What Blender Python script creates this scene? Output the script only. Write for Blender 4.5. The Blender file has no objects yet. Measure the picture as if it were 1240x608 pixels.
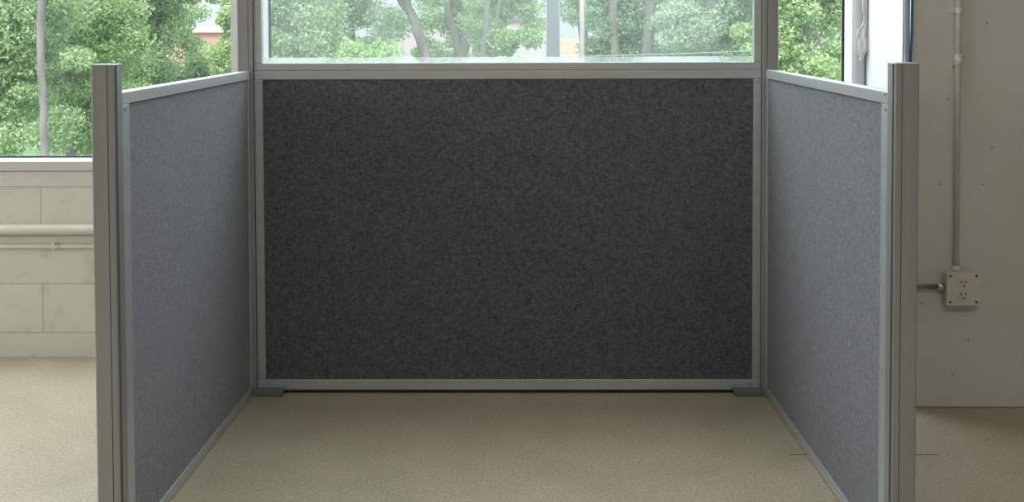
import bpy, math, random
import numpy as np
from mathutils import Vector, Matrix

scene = bpy.context.scene
C = scene.collection

# ------------------------------------------------------------------ camera
F, PITCH, YAW, ROLL, PPY = 1369.6, .03616, .00948, .00324, 77.34
CAM = Vector((.05029, -3.68065, 1.22142))
fw = Vector((-math.sin(YAW)*math.cos(PITCH), math.cos(YAW)*math.cos(PITCH), -math.sin(PITCH)))
rt = Vector((math.cos(YAW), math.sin(YAW), 0)); up = rt.cross(fw)
r2 = rt*math.cos(ROLL) - up*math.sin(ROLL); u2 = rt*math.sin(ROLL) + up*math.cos(ROLL)
cd = bpy.data.cameras.new('camera'); cam = bpy.data.objects.new('camera', cd); C.objects.link(cam)
cam.matrix_world = Matrix(((r2.x, u2.x, -fw.x, CAM.x), (r2.y, u2.y, -fw.y, CAM.y), (r2.z, u2.z, -fw.z, CAM.z), (0, 0, 0, 1)))
cd.sensor_fit = 'HORIZONTAL'; cd.sensor_width = 36.0; cd.lens = F/1240*36.0
cd.shift_y = -(304-PPY)/1240; cd.clip_start = .05; cd.clip_end = 400
scene.camera = cam

# ------------------------------------------------------------------ light
vs = scene.view_settings
vs.view_transform = 'Standard'; vs.look = 'None'; vs.gamma = 1.0; vs.use_curve_mapping = False
vs.exposure = 0.0
SKY = 1.5
w = bpy.data.worlds.new('overcast_sky'); scene.world = w; w.use_nodes = True
nt = w.node_tree; nt.nodes.clear()
out = nt.nodes.new('ShaderNodeOutputWorld'); bg = nt.nodes.new('ShaderNodeBackground')
tc = nt.nodes.new('ShaderNodeTexCoord'); sp = nt.nodes.new('ShaderNodeSeparateXYZ')
cr = nt.nodes.new('ShaderNodeValToRGB')           # overcast sky: brighter towards the zenith
cr.color_ramp.elements[0].position = 0.0; cr.color_ramp.elements[0].color = (.62, .67, .70, 1)
cr.color_ramp.elements[1].position = .75; cr.color_ramp.elements[1].color = (1.75, 1.95, 2.2, 1)
nt.links.new(tc.outputs['Generated'], sp.inputs[0]); nt.links.new(sp.outputs['Z'], cr.inputs[0])
nt.links.new(cr.outputs[0], bg.inputs['Color']); bg.inputs['Strength'].default_value = SKY
nt.links.new(bg.outputs[0], out.inputs[0])

def area(name, loc, rot, sx, sy, power, col=(1, 1, 1), portal=False, spread=math.pi):
    l = bpy.data.lights.new(name, 'AREA'); l.shape = 'RECTANGLE'; l.size = sx; l.size_y = sy
    l.energy = power; l.color = col; l.spread = spread
    o = bpy.data.objects.new(name, l); C.objects.link(o); o.location = loc; o.rotation_euler = rot
    if portal: l.cycles.is_portal = True
    return o
R90 = math.pi/2
# skylight falling in through the window band above head height, then two added unseen lamps that brighten the room
area('window_daylight', (-1.0, .50, 2.35), (-R90+.45, 0, 0), 4.4, 1.3, 92, (.90, .94, 1.0))
area('added_side_light', (-4.3, -2.0, 2.0), (0, -R90+.25, 0), 2.0, 4.0, 66, (.98, .98, .95))  # added lamp before the windowless left wall, brightens the left side
area('added_room_light', (.4, -4.6, 3.25), (0, 0, 0), 3.6, .5, 54, (1.0, .96, .92))  # added fill under the ceiling, no fixture behind it
sun = bpy.data.lights.new('sun', 'SUN'); sun.energy = 4.0; sun.angle = .5; sun.color = (1, .97, .88)
so = bpy.data.objects.new('sun', sun); C.objects.link(so); so.rotation_euler = (math.radians(42), 0, math.radians(-8))

# ------------------------------------------------------------------ helpers
def mat(name, base=(.5, .5, .5), rough=.6, metal=0.0, noise=None, bump=None, sheen=0.0, spec=None):
    m = bpy.data.materials.new(name); m.use_nodes = True
    n = m.node_tree; b = n.nodes['Principled BSDF']
    b.inputs['Base Color'].default_value = (*base, 1); b.inputs['Roughness'].default_value = rough
    b.inputs['Metallic'].default_value = metal
    if spec is not None: b.inputs['Specular IOR Level'].default_value = spec
    if sheen: b.inputs['Sheen Weight'].default_value = sheen; b.inputs['Sheen Roughness'].default_value = .5
    t = n.nodes.new('ShaderNodeTexCoord')
    if noise:
        sc, amt, stretch = noise
        mp = n.nodes.new('ShaderNodeMapping'); mp.inputs['Scale'].default_value = stretch
        nz = n.nodes.new('ShaderNodeTexNoise'); nz.inputs['Scale'].default_value = sc; nz.inputs['Detail'].default_value = 5
        cr = n.nodes.new('ShaderNodeValToRGB'); e = cr.color_ramp.elements
        e[0].position = .3; e[1].position = .7
        e[0].color = (*[c*(1-amt) for c in base], 1); e[1].color = (*[min(1, c*(1+amt)) for c in base], 1)
        n.links.new(t.outputs['Object'], mp.inputs[0]); n.links.new(mp.outputs[0], nz.inputs[0])
        n.links.new(nz.outputs[0], cr.inputs[0]); n.links.new(cr.outputs[0], b.inputs['Base Color'])
    if bump:
        bs, st = bump
        nb = n.nodes.new('ShaderNodeTexNoise'); nb.inputs['Scale'].default_value = bs; nb.inputs['Detail'].default_value = 4
        bp = n.nodes.new('ShaderNodeBump'); bp.inputs['Strength'].default_value = st; bp.inputs['Distance'].default_value = .002
        n.links.new(t.outputs['Object'], nb.inputs[0]); n.links.new(nb.outputs[0], bp.inputs['Height'])
        n.links.new(bp.outputs[0], b.inputs['Normal'])
    return m

def N(m, t): return m.node_tree.nodes.new(t)
def LK(m, a, b): m.node_tree.links.new(a, b)

class MB:
    def __init__(s): s.v = []; s.f = []
    def add(s, vs, fs):
        k = len(s.v); s.v += [tuple(q) for q in vs]; s.f += [tuple(i+k for i in f) for f in fs]; return s
    def box(s, x0, x1, y0, y1, z0, z1, b=0.0):
        if b <= 0:
            vs = [(x, y, z) for z in (z0, z1) for y in (y0, y1) for x in (x0, x1)]
            return s.add(vs, [(0, 2, 3, 1), (4, 5, 7, 6), (0, 1, 5, 4), (2, 6, 7, 3), (0, 4, 6, 2), (1, 3, 7, 5)])
        # chamfered box: 24 vertices
        X, Y, Z = (x0, x1), (y0, y1), (z0, z1); vs = []; idx = {}
        for i in (0, 1):
            for j in (0, 1):
                for k in (0, 1):
                    sx, sy, sz = (1, -1)[i], (1, -1)[j], (1, -1)[k]
                    for a in range(3):
                        p = [X[i]+sx*b, Y[j]+sy*b, Z[k]+sz*b]; p[a] = (X[i], Y[j], Z[k])[a]
                        idx[i, j, k, a] = len(vs); vs.append(tuple(p))
        fs = []
        def q(l, flip): fs.append(tuple(reversed(l)) if flip else tuple(l))
        for a in range(3):
            o = [t for t in range(3) if t != a]
            for sd in (0, 1):
                l = []
                for (m_, n_) in ((0, 0), (1, 0), (1, 1), (0, 1)):
                    c = [0, 0, 0]; c[a] = sd; c[o[0]] = m_; c[o[1]] = n_; l.append(idx[(*c, a)])
                q(l, (sd == 0) ^ (a == 1))
        for a in range(3):                         # edges along axis a
            o = [t for t in range(3) if t != a]
            for m_ in (0, 1):
                for n_ in (0, 1):
                    c0 = [0, 0, 0]; c0[o[0]] = m_; c0[o[1]] = n_; c1 = list(c0); c1[a] = 1
                    l = [idx[(*c0, o[0])], idx[(*c0, o[1])], idx[(*c1, o[1])], idx[(*c1, o[0])]]
                    q(l, (m_ ^ n_) ^ (a == 1) ^ 1 == 0)
        for c in [(i, j, k) for i in (0, 1) for j in (0, 1) for k in (0, 1)]:
            q([idx[(*c, 0)], idx[(*c, 1)], idx[(*c, 2)]], sum(c) % 2 == 0)
        return s.add(vs, fs)
    def prism(s, poly, z0, z1):                   # polygon in x, y extruded along z
        n = len(poly)
        vs = [(x, y, z0) for x, y in poly] + [(x, y, z1) for x, y in poly]
        return s.add(vs, [tuple(reversed(range(n))), tuple(range(n, 2*n))] + [(i, (i+1) % n, n+(i+1) % n, n+i) for i in range(n)])
    def tube(s, pts, r, n=12, cap=True):
        pts = [Vector(p) for p in pts]; rr = r if isinstance(r, (list, tuple)) else [r]*len(pts)
        rings = []; u = None
        for i, p in enumerate(pts):
            d = (pts[min(i+1, len(pts)-1)] - pts[max(i-1, 0)]).normalized()
            if u is None:
                u = d.orthogonal().normalized()
            u = (u - d*u.dot(d)).normalized(); v = d.cross(u)
            rings.append([p + (u*math.cos(2*math.pi*k/n) + v*math.sin(2*math.pi*k/n))*rr[i] for k in range(n)])
        vs = [q for rg in rings for q in rg]; fs = []
        for i in range(len(rings)-1):
            for k in range(n):
                a = i*n+k; b = i*n+(k+1) % n; fs.append((a, b, b+n, a+n))
        if cap: fs += [tuple(reversed(range(n))), tuple(range(len(vs)-n, len(vs)))]
        return s.add(vs, fs)
    def build(s, name, m, parent=None, smooth=False):
        me = bpy.data.meshes.new(name); me.from_pydata(s.v, [], s.f); me.materials.append(m); me.update()
        if smooth:
            me.polygons.foreach_set('use_smooth', [len(p.vertices) <= 4 for p in me.polygons])
        o = bpy.data.objects.new(name, me); C.objects.link(o)
        if parent is not None: o.parent = parent
        return o

def bevel(o, wd=.002, seg=2):
    m = o.modifiers.new('bevel', 'BEVEL'); m.width = wd; m.segments = seg; m.limit_method = 'ANGLE'; m.angle_limit = .7
    return o
def empty(name, loc=(0, 0, 0), rz=0.0):
    o = bpy.data.objects.new(name, None); C.objects.link(o); o.location = loc; o.rotation_euler = (0, 0, rz)
    o.empty_display_size = .1; return o
def tag(o, label=None, cat=None, group=None, kind=None):
    if label: o['label'] = label
    if cat: o['category'] = cat
    if group: o['group'] = group
    if kind: o['kind'] = kind
    return o
def struct(o): o['kind'] = 'structure'; return o

# ------------------------------------------------------------------ materials
M = {}
# floor: speckled beige sheet vinyl with a short seam
m = mat('speckled_vinyl', (.52, .46, .38), .42); b = m.node_tree.nodes['Principled BSDF']; M['floor'] = m
t = N(m, 'ShaderNodeTexCoord')
n1 = N(m, 'ShaderNodeTexNoise'); n1.inputs['Scale'].default_value = 120; n1.inputs['Detail'].default_value = 3; n1.inputs['Roughness'].default_value = .7
n2 = N(m, 'ShaderNodeTexNoise'); n2.inputs['Scale'].default_value = 5; n2.inputs['Detail'].default_value = 3
LK(m, t.outputs['Object'], n1.inputs[0]); LK(m, t.outputs['Object'], n2.inputs[0])
c1 = N(m, 'ShaderNodeValToRGB'); e = c1.color_ramp.elements
e[0].position = .34; e[0].color = (.335, .275, .18, 1); e[1].position = .62; e[1].color = (.525, .46, .355, 1)
el = c1.color_ramp.elements.new(.48); el.color = (.45, .388, .285, 1)
LK(m, n1.outputs[0], c1.inputs[0])
mx = N(m, 'ShaderNodeMix'); mx.data_type = 'RGBA'; mx.blend_type = 'MULTIPLY'; mx.inputs[0].default_value = .6
c2 = N(m, 'ShaderNodeValToRGB'); c2.color_ramp.elements[0].color = (.78, .78, .75, 1); c2.color_ramp.elements[0].position = .3
c2.color_ramp.elements[1].color = (1, 1, 1, 1); c2.color_ramp.elements[1].position = .7
LK(m, n2.outputs[0], c2.inputs[0]); LK(m, c1.outputs[0], mx.inputs[6]); LK(m, c2.outputs[0], mx.inputs[7])
LK(m, mx.outputs[2], b.inputs['Base Color'])
bp = N(m, 'ShaderNodeBump'); bp.inputs['Strength'].default_value = .12; bp.inputs['Distance'].default_value = .001
LK(m, n1.outputs[0], bp.inputs['Height']); LK(m, bp.outputs[0], b.inputs['Normal'])

# painted concrete block (coordinates: x along the wall, z up)
m = mat('painted_block', (.70, .70, .63), .7); b = m.node_tree.nodes['Principled BSDF']; M['block'] = m
t = N(m, 'ShaderNodeTexCoord'); mp = N(m, 'ShaderNodeMapping'); mp.vector_type = 'POINT'
sx = N(m, 'ShaderNodeSeparateXYZ'); cx = N(m, 'ShaderNodeCombineXYZ')
LK(m, t.outputs['Object'], sx.inputs[0]); LK(m, sx.outputs['X'], cx.inputs['X']); LK(m, sx.outputs['Z'], cx.inputs['Y'])
LK(m, cx.outputs[0], mp.inputs[0]); mp.inputs['Location'].default_value = (1.713, .09, 0)
bk = N(m, 'ShaderNodeTexBrick'); bk.inputs['Scale'].default_value = 1.0
bk.inputs['Brick Width'].default_value = .4; bk.inputs['Row Height'].default_value = .18; bk.inputs['Mortar Size'].default_value = .0025
bk.inputs['Mortar Smooth'].default_value = .6; bk.inputs['Color1'].default_value = (.69, .69, .62, 1)
bk.inputs['Color2'].default_value = (.665, .665, .595, 1); bk.inputs['Mortar'].default_value = (.56, .56, .49, 1); bk.offset = .5
LK(m, mp.outputs[0], bk.inputs[0])
nz = N(m, 'ShaderNodeTexNoise'); nz.inputs['Scale'].default_value = 14; nz.inputs['Detail'].default_value = 6
LK(m, t.outputs['Object'], nz.inputs[0])
cz = N(m, 'ShaderNodeValToRGB'); cz.color_ramp.elements[0].position = .25; cz.color_ramp.elements[0].color = (.80, .79, .75, 1)
cz.color_ramp.elements[1].position = .45; cz.color_ramp.elements[1].color = (1, 1, 1, 1)
LK(m, nz.outputs[0], cz.inputs[0])
mx = N(m, 'ShaderNodeMix'); mx.data_type = 'RGBA'; mx.blend_type = 'MULTIPLY'; mx.inputs[0].default_value = .8
LK(m, bk.outputs['Color'], mx.inputs[6]); LK(m, cz.outputs[0], mx.inputs[7]); LK(m, mx.outputs[2], b.inputs['Base Color'])
bp = N(m, 'ShaderNodeBump'); bp.inputs['Strength'].default_value = .7; bp.inputs['Distance'].default_value = .003; bp.invert = True
LK(m, bk.outputs['Fac'], bp.inputs['Height']); LK(m, bp.outputs[0], b.inputs['Normal'])

# old plaster paint with little nail holes and faint stains
m = mat('painted_plaster', (.60, .58, .52), .75); b = m.node_tree.nodes['Principled BSDF']; M['plaster'] = m
t = N(m, 'ShaderNodeTexCoord')
vo = N(m, 'ShaderNodeTexVoronoi'); vo.inputs['Scale'].default_value = 5; vo.voronoi_dimensions = '2D'
sx = N(m, 'ShaderNodeSeparateXYZ'); cx = N(m, 'ShaderNodeCombineXYZ'); LK(m, t.outputs['Object'], sx.inputs[0]); LK(m, sx.outputs['X'], cx.inputs['X']); LK(m, sx.outputs['Z'], cx.inputs['Y']); LK(m, cx.outputs[0], vo.inputs['Vector'])
cv = N(m, 'ShaderNodeValToRGB'); cv.color_ramp.elements[0].position = .010; cv.color_ramp.elements[0].color = (.28, .27, .25, 1)
cv.color_ramp.elements[1].position = .022; cv.color_ramp.elements[1].color = (1, 1, 1, 1); LK(m, vo.outputs['Distance'], cv.inputs[0])
nz = N(m, 'ShaderNodeTexNoise'); nz.inputs['Scale'].default_value = 2.2; nz.inputs['Detail'].default_value = 7; nz.inputs['Roughness'].default_value = .6
LK(m, t.outputs['Object'], nz.inputs[0])
cz = N(m, 'ShaderNodeValToRGB'); cz.color_ramp.elements[0].position = .3; cz.color_ramp.elements[0].color = (.60, .60, .54, 1)
cz.color_ramp.elements[1].position = .65; cz.color_ramp.elements[1].color = (.66, .67, .64, 1); LK(m, nz.outputs[0], cz.inputs[0])
mx = N(m, 'ShaderNodeMix'); mx.data_type = 'RGBA'; mx.blend_type = 'MULTIPLY'; mx.inputs[0].default_value = .8
LK(m, cz.outputs[0], mx.inputs[6]); LK(m, cv.outputs[0], mx.inputs[7]); LK(m, mx.outputs[2], b.inputs['Base Color'])
nb = N(m, 'ShaderNodeTexNoise'); nb.inputs['Scale'].default_value = 18; nb.inputs['Detail'].default_value = 5; LK(m, t.outputs['Object'], nb.inputs[0])
bp = N(m, 'ShaderNodeBump'); bp.inputs['Strength'].default_value = .2; bp.inputs['Distance'].default_value = .006
LK(m, nb.outputs[0], bp.inputs['Height']); LK(m, bp.outputs[0], b.inputs['Normal'])

M['white_paint'] = mat('white_wall_paint', (.88, .88, .87), .7, bump=(30, .15))
M['ceiling'] = mat('ceiling_paint', (.72, .71, .67), .9, noise=(3, .05, (1, 1, 1)))
M['room'] = mat('far_room_paint', (.50, .48, .43), .9, noise=(2, .08, (1, 1, 1)))
M['sill'] = mat('sill_aluminium', (.62, .62, .60), .55, .0, noise=(60, .05, (.2, 1, 1)))
M['sill_top'] = mat('window_reveal_paint', (.82, .82, .82), .5, noise=(8, .03, (1, 1, 1)))
M['flash'] = mat('sill_flashing', (.66, .66, .63), .6, noise=(40, .04, (.2, 1, 1)))
M['mull'] = mat('mullion_blue_grey', (.70, .72, .84), .45, .2, noise=(40, .05, (1, 1, .1)))
M['rubber_and_shade'] = mat('dark_rubber_and_shade', (.015, .018, .02), .6, noise=(40, .2, (1, 1, 1)))  # rubber gaskets, and the dark strips that stand in for shade

def alu(name, base, rough, metal, stretch):
    return mat(name, base, rough, metal, noise=(55, .06, stretch), bump=None)
M['post'] = alu('brushed_aluminium_post', (.355, .365, .375), .42, .5, (2, 2, .01))
M['rail'] = alu('anodised_aluminium_rail', (.56, .585, .60), .42, .55, (.05, .05, .6))
M['cap'] = alu('grey_post_cap', (.42, .42, .41), .5, .2, (1, 1, 1))
M['foot'] = alu('painted_steel_foot', (.20, .215, .215), .5, .3, (1, 1, 1))
M['screw'] = alu('zinc_screw', (.35, .37, .38), .35, .9, (1, 1, 1))

# woven heather fabric
m = mat('charcoal_heather_fabric', (.1, .105, .11), .95, sheen=.35, spec=.2); b = m.node_tree.nodes['Principled BSDF']; M['fabric'] = m
t = N(m, 'ShaderNodeTexCoord')
def fn(scale, st):
    mp = N(m, 'ShaderNodeMapping'); mp.inputs['Scale'].default_value = st
    q = N(m, 'ShaderNodeTexNoise'); q.inputs['Scale'].default_value = scale; q.inputs['Detail'].default_value = 4; q.inputs['Roughness'].default_value = .75
    LK(m, t.outputs['Object'], mp.inputs[0]); LK(m, mp.outputs[0], q.inputs[0]); return q
a1 = fn(190, (1, 1, .35)); a2 = fn(190, (.35, .35, 1)); a3 = fn(50, (1, 1, 1))
ad = N(m, 'ShaderNodeMath'); ad.operation = 'ADD'; LK(m, a1.outputs[0], ad.inputs[0]); LK(m, a2.outputs[0], ad.inputs[1])
ad2 = N(m, 'ShaderNodeMath'); ad2.operation = 'MULTIPLY_ADD'; ad2.inputs[1].default_value = .28
LK(m, a3.outputs[0], ad2.inputs[0]); LK(m, ad.outputs[0], ad2.inputs[2])
cf = N(m, 'ShaderNodeValToRGB'); cf.color_ramp.elements[0].position = .40; cf.color_ramp.elements[0].color = (.055, .06, .064, 1)
cf.color_ramp.elements[1].position = .64; cf.color_ramp.elements[1].color = (.195, .21, .225, 1)
dv = N(m, 'ShaderNodeMath'); dv.operation = 'MULTIPLY'; dv.inputs[1].default_value = .44; LK(m, ad2.outputs[0], dv.inputs[0])
LK(m, dv.outputs[0], cf.inputs[0]); LK(m, cf.outputs[0], b.inputs['Base Color'])
b.inputs['Sheen Tint'].default_value = (.9, .92, 1, 1)
bp = N(m, 'ShaderNodeBump'); bp.inputs['Strength'].default_value = .5; bp.inputs['Distance'].default_value = .0015
LK(m, ad.outputs[0], bp.inputs['Height']); LK(m, bp.outputs[0], b.inputs['Normal'])

def glass(name, haze, hazecol=(.85, .92, .9), tint=(.97, .99, .98), gloss=.05):
    m = bpy.data.materials.new(name); m.use_nodes = True; n = m.node_tree; n.nodes.clear()
    o = n.nodes.new('ShaderNodeOutputMaterial'); tr = n.nodes.new('ShaderNodeBsdfTransparent'); tr.inputs[0].default_value = (*tint, 1)
    gl = n.nodes.new('ShaderNodeBsdfGlossy'); gl.inputs['Roughness'].default_value = .02
    df = n.nodes.new('ShaderNodeBsdfTranslucent'); df.inputs[0].default_value = (*hazecol, 1)
    tcn = n.nodes.new('ShaderNodeTexCoord'); nz = n.nodes.new('ShaderNodeTexNoise'); nz.inputs['Scale'].default_value = 3.0; nz.inputs['Detail'].default_value = 6
    mp = n.nodes.new('ShaderNodeMapping'); mp.inputs['Scale'].default_value = (1.6, 1, .35)
    n.links.new(tcn.outputs['Object'], mp.inputs[0]); n.links.new(mp.outputs[0], nz.inputs[0])
    mr = n.nodes.new('ShaderNodeMapRange'); mr.inputs['From Min'].default_value = .35; mr.inputs['From Max'].default_value = .7
    mr.inputs['To Min'].default_value = haze*.5; mr.inputs['To Max'].default_value = haze*1.5
    n.links.new(nz.outputs[0], mr.inputs[0])
    m1 = n.nodes.new('ShaderNodeMixShader'); n.links.new(mr.outputs[0], m1.inputs[0]); n.links.new(tr.outputs[0], m1.inputs[1]); n.links.new(df.outputs[0], m1.inputs[2])
    m2 = n.nodes.new('ShaderNodeMixShader'); m2.inputs[0].default_value = gloss; n.links.new(m1.outputs[0], m2.inputs[1]); n.links.new(gl.outputs[0], m2.inputs[2])
    n.links.new(m2.outputs[0], o.inputs[0]); return m
M['win_glass'] = glass('window_glass', .05)
M['part_glass'] = glass('partition_glass', .07, tint=(.96,.985,.97))
M['gasket'] = glass('clear_vinyl_gasket', .36, (.86, .88, .86), gloss=.08)

def leafmat(name, dark, light):
    m = bpy.data.materials.new(name); m.use_nodes = True; n = m.node_tree; n.nodes.clear()
    o = n.nodes.new('ShaderNodeOutputMaterial'); d = n.nodes.new('ShaderNodeBsdfDiffuse'); tl = n.nodes.new('ShaderNodeBsdfTranslucent')
    g = n.nodes.new('ShaderNodeNewGeometry'); cr = n.nodes.new('ShaderNodeValToRGB')
    cr.color_ramp.elements[0].color = (*dark, 1); cr.color_ramp.elements[1].color = (*light, 1)
    n.links.new(g.outputs['Random Per Island'], cr.inputs[0])
    n.links.new(cr.outputs[0], d.inputs[0]); n.links.new(cr.outputs[0], tl.inputs[0])
    mx = n.nodes.new('ShaderNodeMixShader'); mx.inputs[0].default_value = .42
    n.links.new(d.outputs[0], mx.inputs[1]); n.links.new(tl.outputs[0], mx.inputs[2]); n.links.new(mx.outputs[0], o.inputs[0]); return m
M['leaf_bright'] = leafmat('bright_leaves', (.32, .48, .20), (.68, .80, .48))
M['leaf_mid'] = leafmat('mid_leaves', (.26, .40, .19), (.60, .73, .44))
M['leaf_dull'] = leafmat('dull_leaves', (.26, .38, .25), (.50, .62, .44))
M['leaf_pale'] = leafmat('pale_leaves', (.36, .48, .34), (.68, .78, .60))
M['bark'] = mat('bark', (.20, .18, .17), .9, noise=(12, .35, (1, 1, .2)))
M['bark_pale'] = mat('pale_bark', (.25, .22, .22), .9, noise=(12, .25, (1, 1, .2)))
M['grass'] = mat('rough_grass', (.16, .24, .12), .95, noise=(1.5, .35, (1, 1, 1)))
M['dirt'] = mat('tan_dirt', (.36, .25, .165), .95, noise=(.4, .2, (1, 1, 1)))
M['brick'] = mat('tan_brick_building', (.44, .30, .24), .9, noise=(6, .1, (1, 1, 3)))
M['white_metal'] = mat('white_roof_metal', (.85, .85, .85), .6, noise=(3, .05, (1, 1, 1)))
M['pale_siding'] = mat('pale_siding', (.44, .41, .45), .8, noise=(3, .06, (1, 1, 6)))
M['roof_edge'] = mat('dark_roof_edge', (.16, .16, .18), .7, noise=(3, .1, (1, 1, 1)))
M['pole'] = mat('weathered_pole', (.52, .46, .48), .8, noise=(20, .15, (1, 1, .1)))
M['box'] = mat('painted_steel_box', (.60, .58, .52), .5, .1, noise=(25, .05, (1, 1, 1)))
M['cover'] = mat('ivory_cover_plate', (.68, .65, .58), .45, 0, noise=(25, .04, (1, 1, 1)))
M['recept'] = mat('ivory_receptacle', (.62, .61, .54), .4, 0, noise=(25, .03, (1, 1, 1)))
M['hole'] = mat('dark_slot', (.02, .02, .02), .8, noise=(25, .1, (1, 1, 1)))
M['pipe'] = mat('painted_pipe', (.74, .73, .68), .5, 0, noise=(20, .06, (1, 1, 1)))
M['pipe_white'] = mat('white_painted_pipe', (.69, .69, .63), .5, 0, noise=(20, .05, (1, 1, 1)))
M['steel'] = mat('bare_steel_conduit', (.6, .6, .6), .3, .9, noise=(30, .1, (1, 1, 1)))
M['pvc'] = mat('grey_white_vertical_pipe', (.66, .66, .69), .5, 0, noise=(10, .08, (1, 1, .4)))
M['cloth'] = mat('torn_cream_cloth', (.84, .82, .76), .9, noise=(30, .25, (1, 1, .4)), bump=(60, .6))
M['cable_blue'] = mat('blue_cable', (.08, .19, .46), .45, noise=(30, .08, (1, 1, 1)))
M['cable_lblue'] = mat('pale_blue_cable', (.38, .50, .62), .45, noise=(30, .05, (1, 1, 1)))
M['cable_navy'] = mat('navy_cable', (.04, .09, .22), .45, noise=(30, .05, (1, 1, 1)))
M['cable_white'] = mat('white_cable', (.68, .70, .72), .45, noise=(30, .05, (1, 1, 1)))

# ------------------------------------------------------------------ the room
X0, X1, Y0, ZC = -4.6, 5.0, -8.5, 3.4        # room extents
WY, GY, WT = .42, .53, .565                    # window wall: inner face, glass plane, outer face
RX, RY = 1.28, -.132                          # wall return and the nearer right-hand wall
mb = MB(); mb.box(X0-.2, X1+.2, Y0-.2, WT, -.12, 0); struct(mb.build('floor', M['floor']))
mb = MB(); mb.box(X0-.2, X1+.2, Y0-.2, WT, ZC, ZC+.15); struct(mb.build('ceiling', M['ceiling']))
# sheet seam in the floor
mb = MB(); mb.box(.80, 1.225, -.5222, -.5208, 0, .0006); struct(mb.build('trim_1', M['rubber_and_shade']))
ZS, ZH = .723, 2.95                            # sill and head of the windows
MLX0, MLX1, WRX = -1.01, -.895, 1.242
mb = MB()
mb.box(X0, RX+.05, WY, WT, 0, .629); mb.box(X0, RX+.05, WY, WT, ZH, ZC); mb.box(X0, X0+.4, WY, WT, .629, ZH)
mb.box(X0+.4, MLX1, WY+.06, WT, .629, ZS-.01); mb.box(MLX1, RX+.05, WY+.06, WT, .629, ZS-.01)
struct(mb.build('wall_back', M['block']))
mb = MB(); mb.box(WRX, RX+.03, WY, WT, .629, ZH); struct(mb.build('trim_2', M['white_paint']))
mb = MB(); mb.box(MLX0, MLX1, WY, WT, .69, ZH); struct(mb.build('trim_3', M['sill_top']))
mb = MB(); mb.box(RX, RX+.25, RY+.02, WY+.001, 0, ZC); struct(mb.build('wall_return', M['white_paint']))
mb = MB(); mb.box(RX-.006, X1, RY, RY+.02, 0, ZC); struct(bevel(mb.build('wall_right_front', M['plaster']), .006, 3))
mb = MB(); mb.box(X1, X1+.2, Y0, RY, 0, ZC); struct(mb.build('wall_right', M['room']))
mb = MB(); mb.box(X0-.2, X1+.2, Y0-.2, Y0, 0, ZC); struct(mb.build('wall_front', M['room']))
mb = MB(); mb.box(X0-.2, X0, Y0, WT, 0, ZC); struct(mb.build('wall_left', M['room']))

# windows (structure): sill, flashing, gaskets, glass, mullion
def window(nm, x0, x1, mull=None):
    w = struct(empty(nm, (x0, WY, ZS)))
    def P(mbx, name, mt, bv=0):
        o = mbx.build(name, mt, w); o.matrix_parent_inverse = Matrix.Translation((-x0, -WY, -ZS))
        if bv: bevel(o, bv)
        return o
    P(MB().box(x0, x1, WY-.012, GY+.03, .688, ZS), 'window_sill', M['sill'], .002)
    P(MB().box(x0, x1, WY-.004, WY+.058, .629, .686), 'flashing', M['flash'], .002)
    P(MB().box(x0, x0+.006, GY-.008, GY+.01, ZS, ZH).box(x1-.006, x1, GY-.008, GY+.01, ZS, ZH).box(x0, x1, GY-.008, GY+.01, ZS, ZS+.005), 'gasket', M['rubber_and_shade'])
    xs = [x0] + ([mull[0], mull[1]] if mull else []) + [x1]
    for a, b_ in zip(xs[::2], xs[1::2]):
        P(MB().add([(a, GY, ZS), (b_, GY, ZS), (b_, GY, ZH), (a, GY, ZH)], [(0, 1, 2, 3)]), 'pane', M['win_glass'])
    if mull:
        P(MB().box(mull[0], mull[1], GY-.004, GY+.03, ZS, ZH, .003), 'mullion', M['mull'])
    return w
window('window_1', X0+.4, MLX0, (-2.62, -2.54))
window('window_2', MLX1, WRX, (.137, .189))

# ------------------------------------------------------------------ the cubicle: one thing
cub = empty('office_cubicle', (0, 0, 0))
tag(cub, 'three-sided cubicle of dark grey fabric panels in aluminium frames, glazed above its back', 'cubicle')

def post_poly(s):     # s=+1: the inner side faces +x.  origin: inner front corner
    W_, T = .052, .052
    P = [(-W_+.003, 0), (-.0165, 0), (-.0165, .004), (-.0142, .004), (-.0142, 0), (-.0035, 0), (-.001, .0009), (0, .0032),
         (0, .0042), (-.012, .0042), (-.012, .0185), (0, .0185), (0, T-.002), (-.002, T), (-W_+.002, T), (-W_, T-.002), (-W_, .003)]
    if s < 0: P = [(-x, y) for x, y in reversed(P)]
    return P
def post(x, y, s, h):
    o = MB().prism(post_poly(s), .0, h).build('post', M['post'], cub); o.location = (x, y, .0)
    cx = -s*.026
    g = MB().box(min(-s*.0115, -s*.007), max(-s*.0115, -s*.007), .0045, .0182, .002, h-.002).build('slot_shade_insert', M['rubber_and_shade'], o)  # black insert painting in the shade deep inside the slot
    c = MB().box(cx-.0265, cx+.0265, -.0005, .0525, h, h+.003, .001).build('post_cap', M['cap'], o)
    return o
HF = 1.067
A = .83
LX, LYy, RXX, RYy = -.8487, -1.205, .8457, -1.260
post(-A, 0, 1, 1.93); post(A, 0, -1, 1.93)
post(LX, LYy, 1, 1.130); post(RXX, RYy, -1, 1.130)

def screw(parent, loc, axis, r=.0032):
    s = MB(); d = Vector(axis)*.0015; p = Vector(loc)
    s.tube([p-d*.3, p+d*.6, p+d], [r, r, r*.6], 12); o = s.build('screw', M['screw'], parent, True); return o

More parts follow.
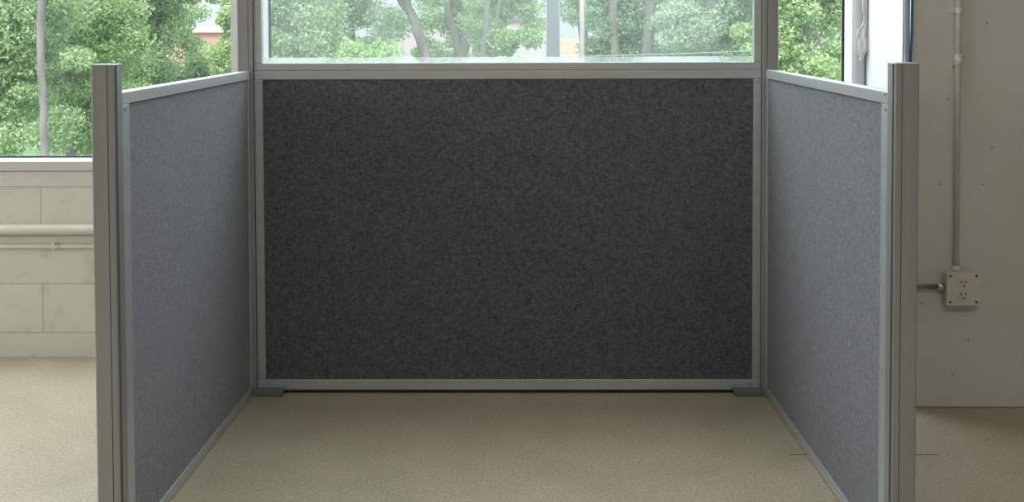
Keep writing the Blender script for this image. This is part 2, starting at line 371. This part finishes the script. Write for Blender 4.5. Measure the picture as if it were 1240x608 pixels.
def fabric_panel(origin, ang, L, stile0, stile1, z0, zt, thick=.030, top=.028, bot=.026, screws=True, ends=(0, 0)):
    """panel running along local +x, thickness along local y (0..thick); face towards -y"""
    p = MB().box(stile0-.004, L-stile1+.004, .0035, thick-.0035, z0+bot-.004, zt-top+.004).build('fabric_panel', M['fabric'], cub)
    bevel(p, .002); p.location = origin; p.rotation_euler = (0, 0, ang)
    bevel(MB().box(ends[0], L-ends[1], -.0008, thick+.0008, zt-top, zt).build('top_rail', M['rail'], p), .0018, 2)
    bevel(MB().box(ends[0], L-ends[1], -.0008, thick+.0008, z0, z0+bot).build('bottom_rail', M['rail'], p), .0015, 2)
    bevel(MB().box(0, stile0, 0, thick, z0+bot+.0004, zt-top-.0004).build('stile', M['rail'], p), .0012, 2)
    bevel(MB().box(L-stile1, L, 0, thick, z0+bot+.0004, zt-top-.0004).build('stile', M['rail'], p), .0012, 2)
    return p
# back panel: local x along +x
bw = 2*A-.001
bp_ = fabric_panel((-A+.0005, .011, 0), 0, bw, .027, .0265, .0115, HF, top=.029, bot=.0342)
for xx in (.012, bw-.012):
    screw(bp_, (xx, -.001, HF-.040), (0, -1, 0)); screw(bp_, (xx, -.001, .055), (0, -1, 0))
for xx in (.035, bw-.035): screw(bp_, (xx, -.002, .031), (0, -1, 0))
# side panels, inset 11 mm from the posts' inner faces
def side(s, fx, fy):
    x_b, y_b = s*(A+.011), -.0015
    x_f, y_f = fx+s*.011, fy+.053
    if s > 0:       # right: local +x runs from the back to the front, local -y faces the inside (-x)
        a = math.atan2(y_f-y_b, x_f-x_b); Ln = math.hypot(y_f-y_b, x_f-x_b)
        p = fabric_panel((x_b, y_b, 0), a, Ln, .020, .071, .003, HF, bot=.028)
        sc = ((Ln-.045, HF-.006), (Ln-.040, HF-.040))
    else:           # left: from the front to the back, -y faces +x
        a = math.atan2(y_b-y_f, x_b-x_f); Ln = math.hypot(y_f-y_b, x_f-x_b)
        p = fabric_panel((x_f, y_f, 0), a, Ln, .071, .020, .003, HF, bot=.028)
        sc = ((.040, HF-.040),)
    for q in sc: screw(p, (q[0], -.001, q[1]), (0, -1, 0), .0036)
    return p
side(1, RXX, RYy); side(-1, LX, LYy)
bevel(MB().box(.02, bw-.02, .001, .006, .001, .0120).build('gap_shade_strip', M['rubber_and_shade'], bp_), .0005)  # added dark strip: closes the light leak, stands in for the gap's shade
# glazed panel above the back panel
gz0, gz1 = HF+.001, 1.90
g = MB().box(.02, bw-.02, .013, .017, gz0+.02, gz1-.02).build('glazed_panel', M['part_glass'], cub); g.location = (-A+.0005, .011, 0)
bevel(MB().box(0, bw, 0, .030, gz0, gz0+.0235).build('bottom_rail', M['rail'], g), .0015, 2)
bevel(MB().box(0, bw, 0, .030, gz1-.025, gz1).build('top_rail', M['rail'], g), .0015, 2)
for a_, b_ in ((0, .0255), (bw-.0255, bw)):
    bevel(MB().box(a_, b_, 0, .030, gz0+.024, gz1-.0254).build('stile', M['rail'], g), .0015, 2)
MB().box(.0258, bw-.0258, .009, .0125, gz0+.0238, gz0+.042).build('gasket', M['gasket'], g)
# feet under the back corners: flat steel brackets with a clipped lower corner
for s in (-1, 1):
    pr = [(0, 0), (.078, 0), (.090, .009), (.095, .020), (0, .020)]      # x outwards along the panel, z
    vs = [(x, y, z) for y in (-.028, .055) for x, z in pr]; n = 5
    fs = [tuple(range(n)), tuple(reversed(range(n, 2*n)))] + [(i, i+n, (i+1) % n+n, (i+1) % n) for i in range(n)]
    if s > 0: vs = [(-x, y, z) for x, y, z in vs]; fs = [tuple(reversed(f)) for f in fs]
    o = MB().add(vs, fs).build('foot', M['foot'], cub); o.location = (s*(A+.0), 0, 0.0)
    bevel(o, .0015)

# ------------------------------------------------------------------ pipes on the block wall under the left window
def pipe(name, z, r, x0, x1, y, label, cat, coup=()):
    o = MB().tube([(x0, y, z), (x1, y, z)], r, 20).build(name, M['pipe_white'], None, True)
    for c, L_ in coup:
        MB().tube([(c-L_/2, y, z), (c+L_/2, y, z)], r*1.18, 20).build('coupling', M['pipe_white'], o, True)
    for c in (-2.4, -1.2):
        pass
    tag(o, label, cat); return o
pipe('wall_pipe', .474, .0185, X0, 1.27, WY-.0185, 'thick white pipe running along the block wall, upper of the two under the left window', 'pipe')
lp = pipe('wall_conduit', .410, .0075, X0, 1.27, WY-.0085, 'thin white conduit below the thick pipe on the block wall', 'conduit', ((-1.655, .03),))
bevel(MB().box(-1.668, -1.660, WY-.018, WY, .400, .424).build('clip', M['pipe'], lp), .001)

# ------------------------------------------------------------------ right-hand wall fittings
bx_ = bevel(MB().box(1.3665, 1.468, RY-.045, RY, .339, .441).build('outlet_box', M['box']), .008, 3)
tag(bx_, 'square surface-mounted steel outlet box with duplex socket on the right wall', 'outlet box')
yc = RY-.045
cv_ = bevel(MB().box(1.3665, 1.469, yc-.003, yc, .338, .442).build('cover_plate', M['cover'], bx_), .006, 3)
for zz in (.4075, .3705):
    r_ = MB().tube([(1.4175, yc-.003, zz), (1.4175, yc-.0055, zz)], .0165, 28).build('receptacle', M['recept'], bx_)
    h = MB(); ys = (yc-.0062, yc-.0052)
    h.box(1.4105-.0013, 1.4105+.0013, *ys, zz+.001, zz+.009); h.box(1.4245-.0013, 1.4245+.0013, *ys, zz+.001, zz+.009)
    h.tube([(1.4175, ys[1], zz-.0075), (1.4175, ys[0], zz-.0075)], .0028, 12)
    h.build('socket_slots', M['hole'], r_)
for xx in (1.377, 1.4585):
    for zz in (.349, .431):
        MB().tube([(xx, yc-.002, zz), (xx, yc-.0045, zz)], .0035, 12).build('screw', M['hole'], bx_, True)
cx_ = 1.4075
vc = MB().tube([(cx_, RY-.014, .452), (cx_, RY-.014, ZC)], .0085, 20).build('vertical_conduit', M['pipe'], None, True)
tag(vc, 'painted conduit rising up the right wall from the top of the outlet box', 'conduit')
MB().tube([(cx_, RY-.014, .441), (cx_, RY-.014, .447), (cx_, RY-.014, .456)], [.013, .0125, .0105], 20).build('connector', M['pipe'], vc, True)
MB().tube([(cx_, RY-.014, 1.083), (cx_, RY-.014, 1.118)], .0115, 20).build('coupling', M['pipe'], vc, True)
MB().tube([(cx_-.0125, RY-.019, 1.100), (cx_-.008, RY-.019, 1.100)], .003, 10).build('set_screw', M['steel'], vc, True)
st = MB(); st.tube([(cx_, RY-.014, 1.247), (cx_, RY-.014, 1.263)], .0105, 20)
st.box(cx_-.024, cx_+.001, RY-.005, RY-.0005, 1.249, 1.261); st.build('strap', M['pipe'], vc)
hc = MB().tube([(1.02, RY-.022, .392), (1.352, RY-.022, .392)], .0072, 18).build('horizontal_conduit', M['steel'], None, True)
tag(hc, 'short bare steel conduit entering the outlet box from behind the right post', 'conduit')
hc.location = (0, 0, 0)
MB().tube([(1.343, RY-.022, .392), (1.358, RY-.022, .392), (1.3665, RY-.022, .392)], [.0098, .0118, .0118], 18).build('connector', M['steel'], hc, True)

# round pipe in the corner of the window jamb, with a torn cloth hanging on it
vp = MB().tube([(1.2585, .392, 0), (1.2585, .392, ZC)], .0205, 28).build('vertical_pipe', M['pvc'], None, True)
tag(vp, 'white round pipe standing in the corner beside the right window jamb', 'pipe')
prof = [(1.40, .005, .018), (1.34, .003, .018), (1.30, .002, .017), (1.265, .002, .018), (1.235, .004, .019), (1.21, -.004, .019), (1.19, -.018, .019),
        (1.168, -.024, .021), (1.152, -.012, .023), (1.128, -.013, .026), (1.112, -.012, .012), (1.095, -.008, .004), (1.082, -.008, -.003)]
random.seed(5); vs = []; nq = 9
for k, (z, a_, b_) in enumerate(prof):
    for i in range(nq):
        u_ = i/(nq-1); xx = a_ + (b_-a_)*u_ + random.uniform(-.0018, .0018)*(4 if i in (0, nq-1) and k > 4 else 1)*.6
        vs.append((1.2585+xx, .364 - .007*math.sin(u_*11+k*.25) - .004*random.random(), z+random.uniform(-.003, .003)))
fs = [(k*nq+i, k*nq+i+1, (k+1)*nq+i+1, (k+1)*nq+i) for k in range(len(prof)-1) for i in range(nq-1)]
cl = MB().add(vs, fs).build('torn_cloth', M['cloth'], None, True)
md = cl.modifiers.new('solid', 'SOLIDIFY'); md.thickness = .0025
tag(cl, 'torn cream cloth strip hanging on the white pipe beside the window', 'cloth')

# network cables hanging down the wall corner
random.seed(3)
cabs = [('cable_lblue', .000, .0030), ('cable_white', .005, .0028), ('cable_white', .0095, .003), ('cable_lblue', .0145, .003), ('cable_blue', .0195, .0034),
        ('cable_navy', .0235, .0032), ('cable_blue', .0275, .0032), ('cable_white', .033, .0026)]
desc = {0: 'pale blue cable hanging at the wall corner, leftmost of the bundle', 1: 'white cable second from the left in the corner bundle',
        2: 'white cable third from the left in the corner bundle', 3: 'pale blue cable beside the deep blue cables in the corner bundle',
        4: 'deep blue cable left of the navy one in the corner bundle', 5: 'navy cable in the bundle hanging at the wall corner',
        6: 'deep blue cable right of the navy one in the corner bundle', 7: 'white cable nearest the right wall in the corner bundle'}
for i, (mt, dx, r) in enumerate(cabs):
    ph = random.uniform(0, 6); pts = []
    for k in range(40):
        z = ZC - .02 - k*(ZC-.05)/39
        pts.append((1.2405+dx+.0014*math.sin(z*5+ph), RY+.004-.0035*(i % 2)*2+.002*math.sin(z*3+ph), z))
    o = MB().tube(pts, r, 10).build('network_cable', M[mt], None, True)
    tag(o, desc[i], 'cable', 'network cables hanging at the wall corner')

# ------------------------------------------------------------------ outdoors
mb = MB(); mb.box(-60, 60, .62, 42, -1.2, -.95); struct(mb.build('ground_grass', M['grass']))
mb = MB(); mb.box(-90, 90, 42, 160, -1.2, -.94); struct(mb.build('ground_dirt', M['dirt']))
# low buildings far off
def building(x0, x1, y, z1, wallm, roofm, rt, label, cat='building'):
    e_ = empty('low_building', ((x0+x1)/2, y, -.94)); tag(e_, label, cat)
    def P(mbx, n_, mt): o = mbx.build(n_, mt, e_); o.matrix_parent_inverse = Matrix.Translation((-(x0+x1)/2, -y, .94)); return o
    P(MB().box(x0, x1, y, y+8, -.94, z1), 'wall', wallm); P(MB().box(x0-.2, x1+.2, y-.2, y+8.2, z1, z1+rt), 'roof', roofm)
building(-15.2, -10.6, 45, .86, M['brick'], M['white_metal'], .26, 'low tan brick building with a white roof seen through the trees on the left')
building(-6.4, 1.4, 52, 1.35, M['pale_siding'], M['roof_edge'], .13, 'pale low building with a dark roof edge seen behind the leaning trunks')

rng = np.random.default_rng(11)
def leaves(name, m, parent, clusters, leaf, per):
    """clusters: (x,y,z,r). each leaf is a small folded diamond"""
    cl = np.array(clusters, dtype=np.float64); n = per*len(cl)
    ci = np.repeat(np.arange(len(cl)), per)
    d = rng.normal(size=(n, 3)); d /= np.linalg.norm(d, axis=1)[:, None]
    rad = rng.random(n)**.5
    p = cl[ci, :3] + d*(rad*cl[ci, 3])[:, None]*np.array([1, 1, .7])
    a = rng.normal(size=(n, 3)); a[:, 2] -= .5; a /= np.linalg.norm(a, axis=1)[:, None]
    nn = rng.normal(size=(n, 3))+np.array([0, -.5, 1.0]); b = np.cross(a, nn); b /= np.linalg.norm(b, axis=1)[:, None]
    nr = np.cross(a, b)
    s = leaf*rng.uniform(.6, 1.3, n)[:, None]
    v = np.empty((n, 4, 3)); v[:, 0] = p-a*s*.5; v[:, 1] = p+b*s*.28+nr*s*.08; v[:, 2] = p+a*s*.5; v[:, 3] = p-b*s*.28+nr*s*.08
    me = bpy.data.meshes.new(name); me.vertices.add(n*4); me.vertices.foreach_set('co', v.reshape(-1))
    me.loops.add(n*4); me.loops.foreach_set('vertex_index', np.arange(n*4, dtype=np.int32))
    me.polygons.add(n); me.polygons.foreach_set('loop_start', np.arange(0, n*4, 4, dtype=np.int32))
    me.update(calc_edges=True); me.materials.append(m)
    o = bpy.data.objects.new(name, me); C.objects.link(o)
    if parent is not None: o.parent = parent
    return o

GZ = -.95
def tree(x, y, rx, zlo, zhi, m, label, trunk=None, ncl=60, crr=(.16, .34), leaf=.075, per=230, bark='bark', hi=True, cat='tree', name='tree', holes=()):
    e_ = empty(name, (x, y, GZ)); tag(e_, label, cat)
    off = np.array([x, y, GZ]); cls = []
    while len(cls) < ncl:
        u_ = rng.uniform(-1, 1, 3)
        if u_@u_ > 1: continue
        z = (zlo+zhi)/2+u_[2]*(zhi-zlo)/2*1.2
        if not zlo <= z <= zhi: continue
        px, py = x+u_[0]*rx, y+u_[1]*rx*.45
        # keep the gaps the photograph shows between the trees
        if any(h[0] < px < h[1] and h[2] < z < h[3] for h in holes): continue
        cls.append((px, py, z, rng.uniform(*crr)))
    L_ = [tuple(np.array(c[:3])-off)+(c[3],) for c in cls]
    leaves('foliage', m, e_, L_, leaf*.68, int(per*2.0))
    if hi:      # upper crown, above the window's view
        cl2 = []
        for _ in range(16):
            u_ = rng.uniform(-1, 1, 3); cl2.append((u_[0]*rx*.8, u_[1]*rx*.4, zhi+.4+(u_[2]+1)*.6-GZ, rng.uniform(.3, .45)))
        leaves('upper_foliage', m, e_, cl2, leaf*1.7, 130)
    t_ = MB()
    for pts, r0, r1 in (trunk or [([(x, y, GZ), (x+.05, y, .5), (x-.05, y, 1.6), (x, y, 3.0)], .10, .05)]):
        k_ = len(pts); P_ = [Vector(q)-Vector(off) for q in pts]
        fine = []
        for i in range(k_-1):
            for s_ in range(6):
                f_ = s_/6; fine.append(P_[i].lerp(P_[i+1], f_)+Vector((rng.normal()*.006, rng.normal()*.006, 0)))
        fine.append(P_[-1]); t_.tube(fine, [r0+(r1-r0)*i/(len(fine)-1) for i in range(len(fine))], 10)
    t_.build('trunk', M[bark], e_, True)
    return e_
# left of the cubicle
def PX(px, D): return .05029 + (px-633)/1370*(D+3.68)
def TR(px, D, rx, zlo, zhi, mt, lab, trunks=None, ncl=60, tdy=0.0, **k):
    """trunks: lists of (photo column, height) with start and end radius"""
    t_ = [([(PX(a, D+tdy), D+tdy, GZ if z is None else z) for a, z in pts], r0, r1) for pts, r0, r1 in (trunks or [([(px, None), (px+4, .5), (px-4, 1.6), (px, 3.0)], .09, .05)])]
    return tree(PX(px, D), D, rx, zlo, zhi, M[mt], lab, t_, ncl, **k)
bushy = dict(hi=False, cat='bush', name='bush')
TR(20, 9.0, .78, -.25, 2.3, 'leaf_mid', 'leafy tree at the far left of the left window, thin trunk showing between low branches',
   [([(50, None), (49, .3), (46, 1.0), (56, 2.4)], .045, .04)], 95, bark='bark_pale', tdy=-.42)
TR(104, 10.5, .74, -.45, 2.3, 'leaf_bright', 'bright green tree with a leaning trunk behind the left front post',
   [([(84, None), (78, .2), (68, .9), (58, 1.8)], .065, .05)], 95, tdy=-.3)
TR(172, 12.0, .82, -.2, 2.4, 'leaf_mid', 'dense tree over the middle of the left side panel', None, 110)
TR(240, 13.4, .62, -.2, .72, 'leaf_mid', 'low bush in front of the tan building', [([(240, None), (240, .2)], .03, .02)], 44, crr=(.16, .28), **bushy)
TR(296, 11.0, .42, -.2, 1.5, 'leaf_bright', 'tall bright bush close beside the left back post', [([(296, None), (296, .2)], .03, .02)], 44, crr=(.14, .24), **bushy)
TR(258, 15.2, 1.15, 1.40, 2.9, 'leaf_bright', 'sparse tree over the tan building beside the left back post', [([(222, None), (226, .8), (240, 2.4)], .04, .03)], 70, crr=(.14, .28), per=170)
# centre
TR(366, 9.2, .50, .50, 1.75, 'leaf_mid', 'round green tree at the left end of the glazed panel', None, 60, crr=(.14, .26))
TR(425, 12.3, .78, .2, 2.2, 'leaf_pale', 'pale fine-leaved tree left of the leaning trunk', None, 62, crr=(.16, .3))
TR(446, 8.4, .34, .1, .98, 'leaf_bright', 'low bright bush left of the leaning trunk', [([(446, None), (446, .5)], .03, .02)], 34, crr=(.12, .22), **bushy)
TR(500, 9.9, .62, 1.52, 2.6, 'leaf_pale', 'tree with a forked dark trunk leaning left behind the glazed panel',
   [([(522, None), (515, .82), (504, 1.20), (494, 1.42), (484, 2.2)], .078, .042), ([(501, 1.29), (486, 1.46), (470, 1.9)], .045, .03)], 22, crr=(.12, .24), per=170)
TR(556, 13.0, .66, .98, 2.3, 'leaf_mid', 'tree with a V-shaped pair of trunks in the middle of the glazed panel',
   [([(556, None), (557, .66), (566, 1.06), (574, 1.35), (578, 1.8), (580, 2.5)], .085, .055), ([(557, .75), (552, 1.0), (543, 1.38), (538, 1.95)], .065, .05)], 50, crr=(.12, .25), bark='bark_pale', tdy=-.42)
TR(612, 11.4, .48, .70, 2.2, 'leaf_bright', 'thin tree just left of the window mullion',
   [([(590, None), (585, .8), (590, 1.4), (600, 2.2)], .05, .03), ([(594, None), (598, .9), (606, 1.6)], .035, .02)], 50, crr=(.12, .24), tdy=-.2)
TR(534, 15.0, .45, .2, .92, 'leaf_mid', 'low bush between the leaning trunk and the V-shaped trunks', [([(535, None), (535, .3)], .03, .02)], 14, crr=(.12, .2), per=150, **bushy)
TR(645, 14.6, .5, .2, .80, 'leaf_mid', 'low bush behind the window mullion', [([(645, None), (645, .3)], .03, .02)], 10, crr=(.12, .2), per=150, **bushy)
TR(706, 13.4, .52, 1.10, 2.4, 'leaf_pale', 'sparse pale tree behind the pole', None, 17, crr=(.14, .26), per=150)
TR(772, 11.6, .80, .1, 2.2, 'leaf_dull', 'dull bluish green tree right of the pole',
   [([(742, None), (745, .9), (738, 2.2)], .07, .05), ([(778, None), (784, 1.0), (792, 2.2)], .06, .05)], 90, crr=(.16, .3), tdy=-.4)
TR(864, 10.2, .62, .1, 2.2, 'leaf_pale', 'pale green tree at the right end of the glazed panel', None, 85, crr=(.16, .28))
TR(972, 9.0, .66, .0, 2.2, 'leaf_bright', 'bright green tree right of the right back post', None, 95, crr=(.14, .26))
# second row behind
for px, D, rx, mt, n_, lab in [(-10, 17, 1.5, 'leaf_dull', 110, 'dark tree behind the leafy tree at the far left'), (130, 19, 1.5, 'leaf_mid', 100, 'tree behind the one with the leaning trunk'),
        (345, 18.5, 1.1, 'leaf_pale', 40, 'distant pale tree behind the left end of the glazed panel'), (850, 17, 1.1, 'leaf_mid', 80, 'tree behind the pale one at the right end of the glazed panel'),
        (935, 20, 1.0, 'leaf_mid', 70, 'tree standing behind the right back post'), (1012, 15, 1.0, 'leaf_pale', 80, 'pale tree beside the right window jamb'),
        (745, 20, 1.0, 'leaf_pale', 36, 'distant pale tree behind the dull bluish one'), (575, 20, 1.3, 'leaf_pale', 44, 'distant pale tree behind the V-shaped trunks')]:
    TR(px, D, rx, {575: 1.25, 345: .6, 745: .9}.get(px, -1.0 if px < 300 else 0), 2.7, mt, lab, None, n_, crr=(.25, .42), leaf=.10, per=150)

# pole and the thin wire in front of the trees
D = 9.0
o = MB().tube([(0, 0, 0), (0, 0, 5.0)], .030, 16).build('pole', M['pole'], None, True); o.location = (PX(705, D), D, GZ)
tag(o, 'pale upright pole standing outside right of the window mullion', 'pole')
MB().tube([(0, 0, 5.0), (0, 0, 5.03)], .036, 16).build('pole_cap', M['pole'], o, True)
pts = [(.19+k*(.93-.19)/20, .60, 1.092+.015*(k/20)**1.0+.006*(k/20)**2) for k in range(21)]
o = MB().tube(pts, .0016, 6).build('wire', M['white_metal'], None, True)
tag(o, 'thin pale wire stretched outside the window across the trees', 'wire')
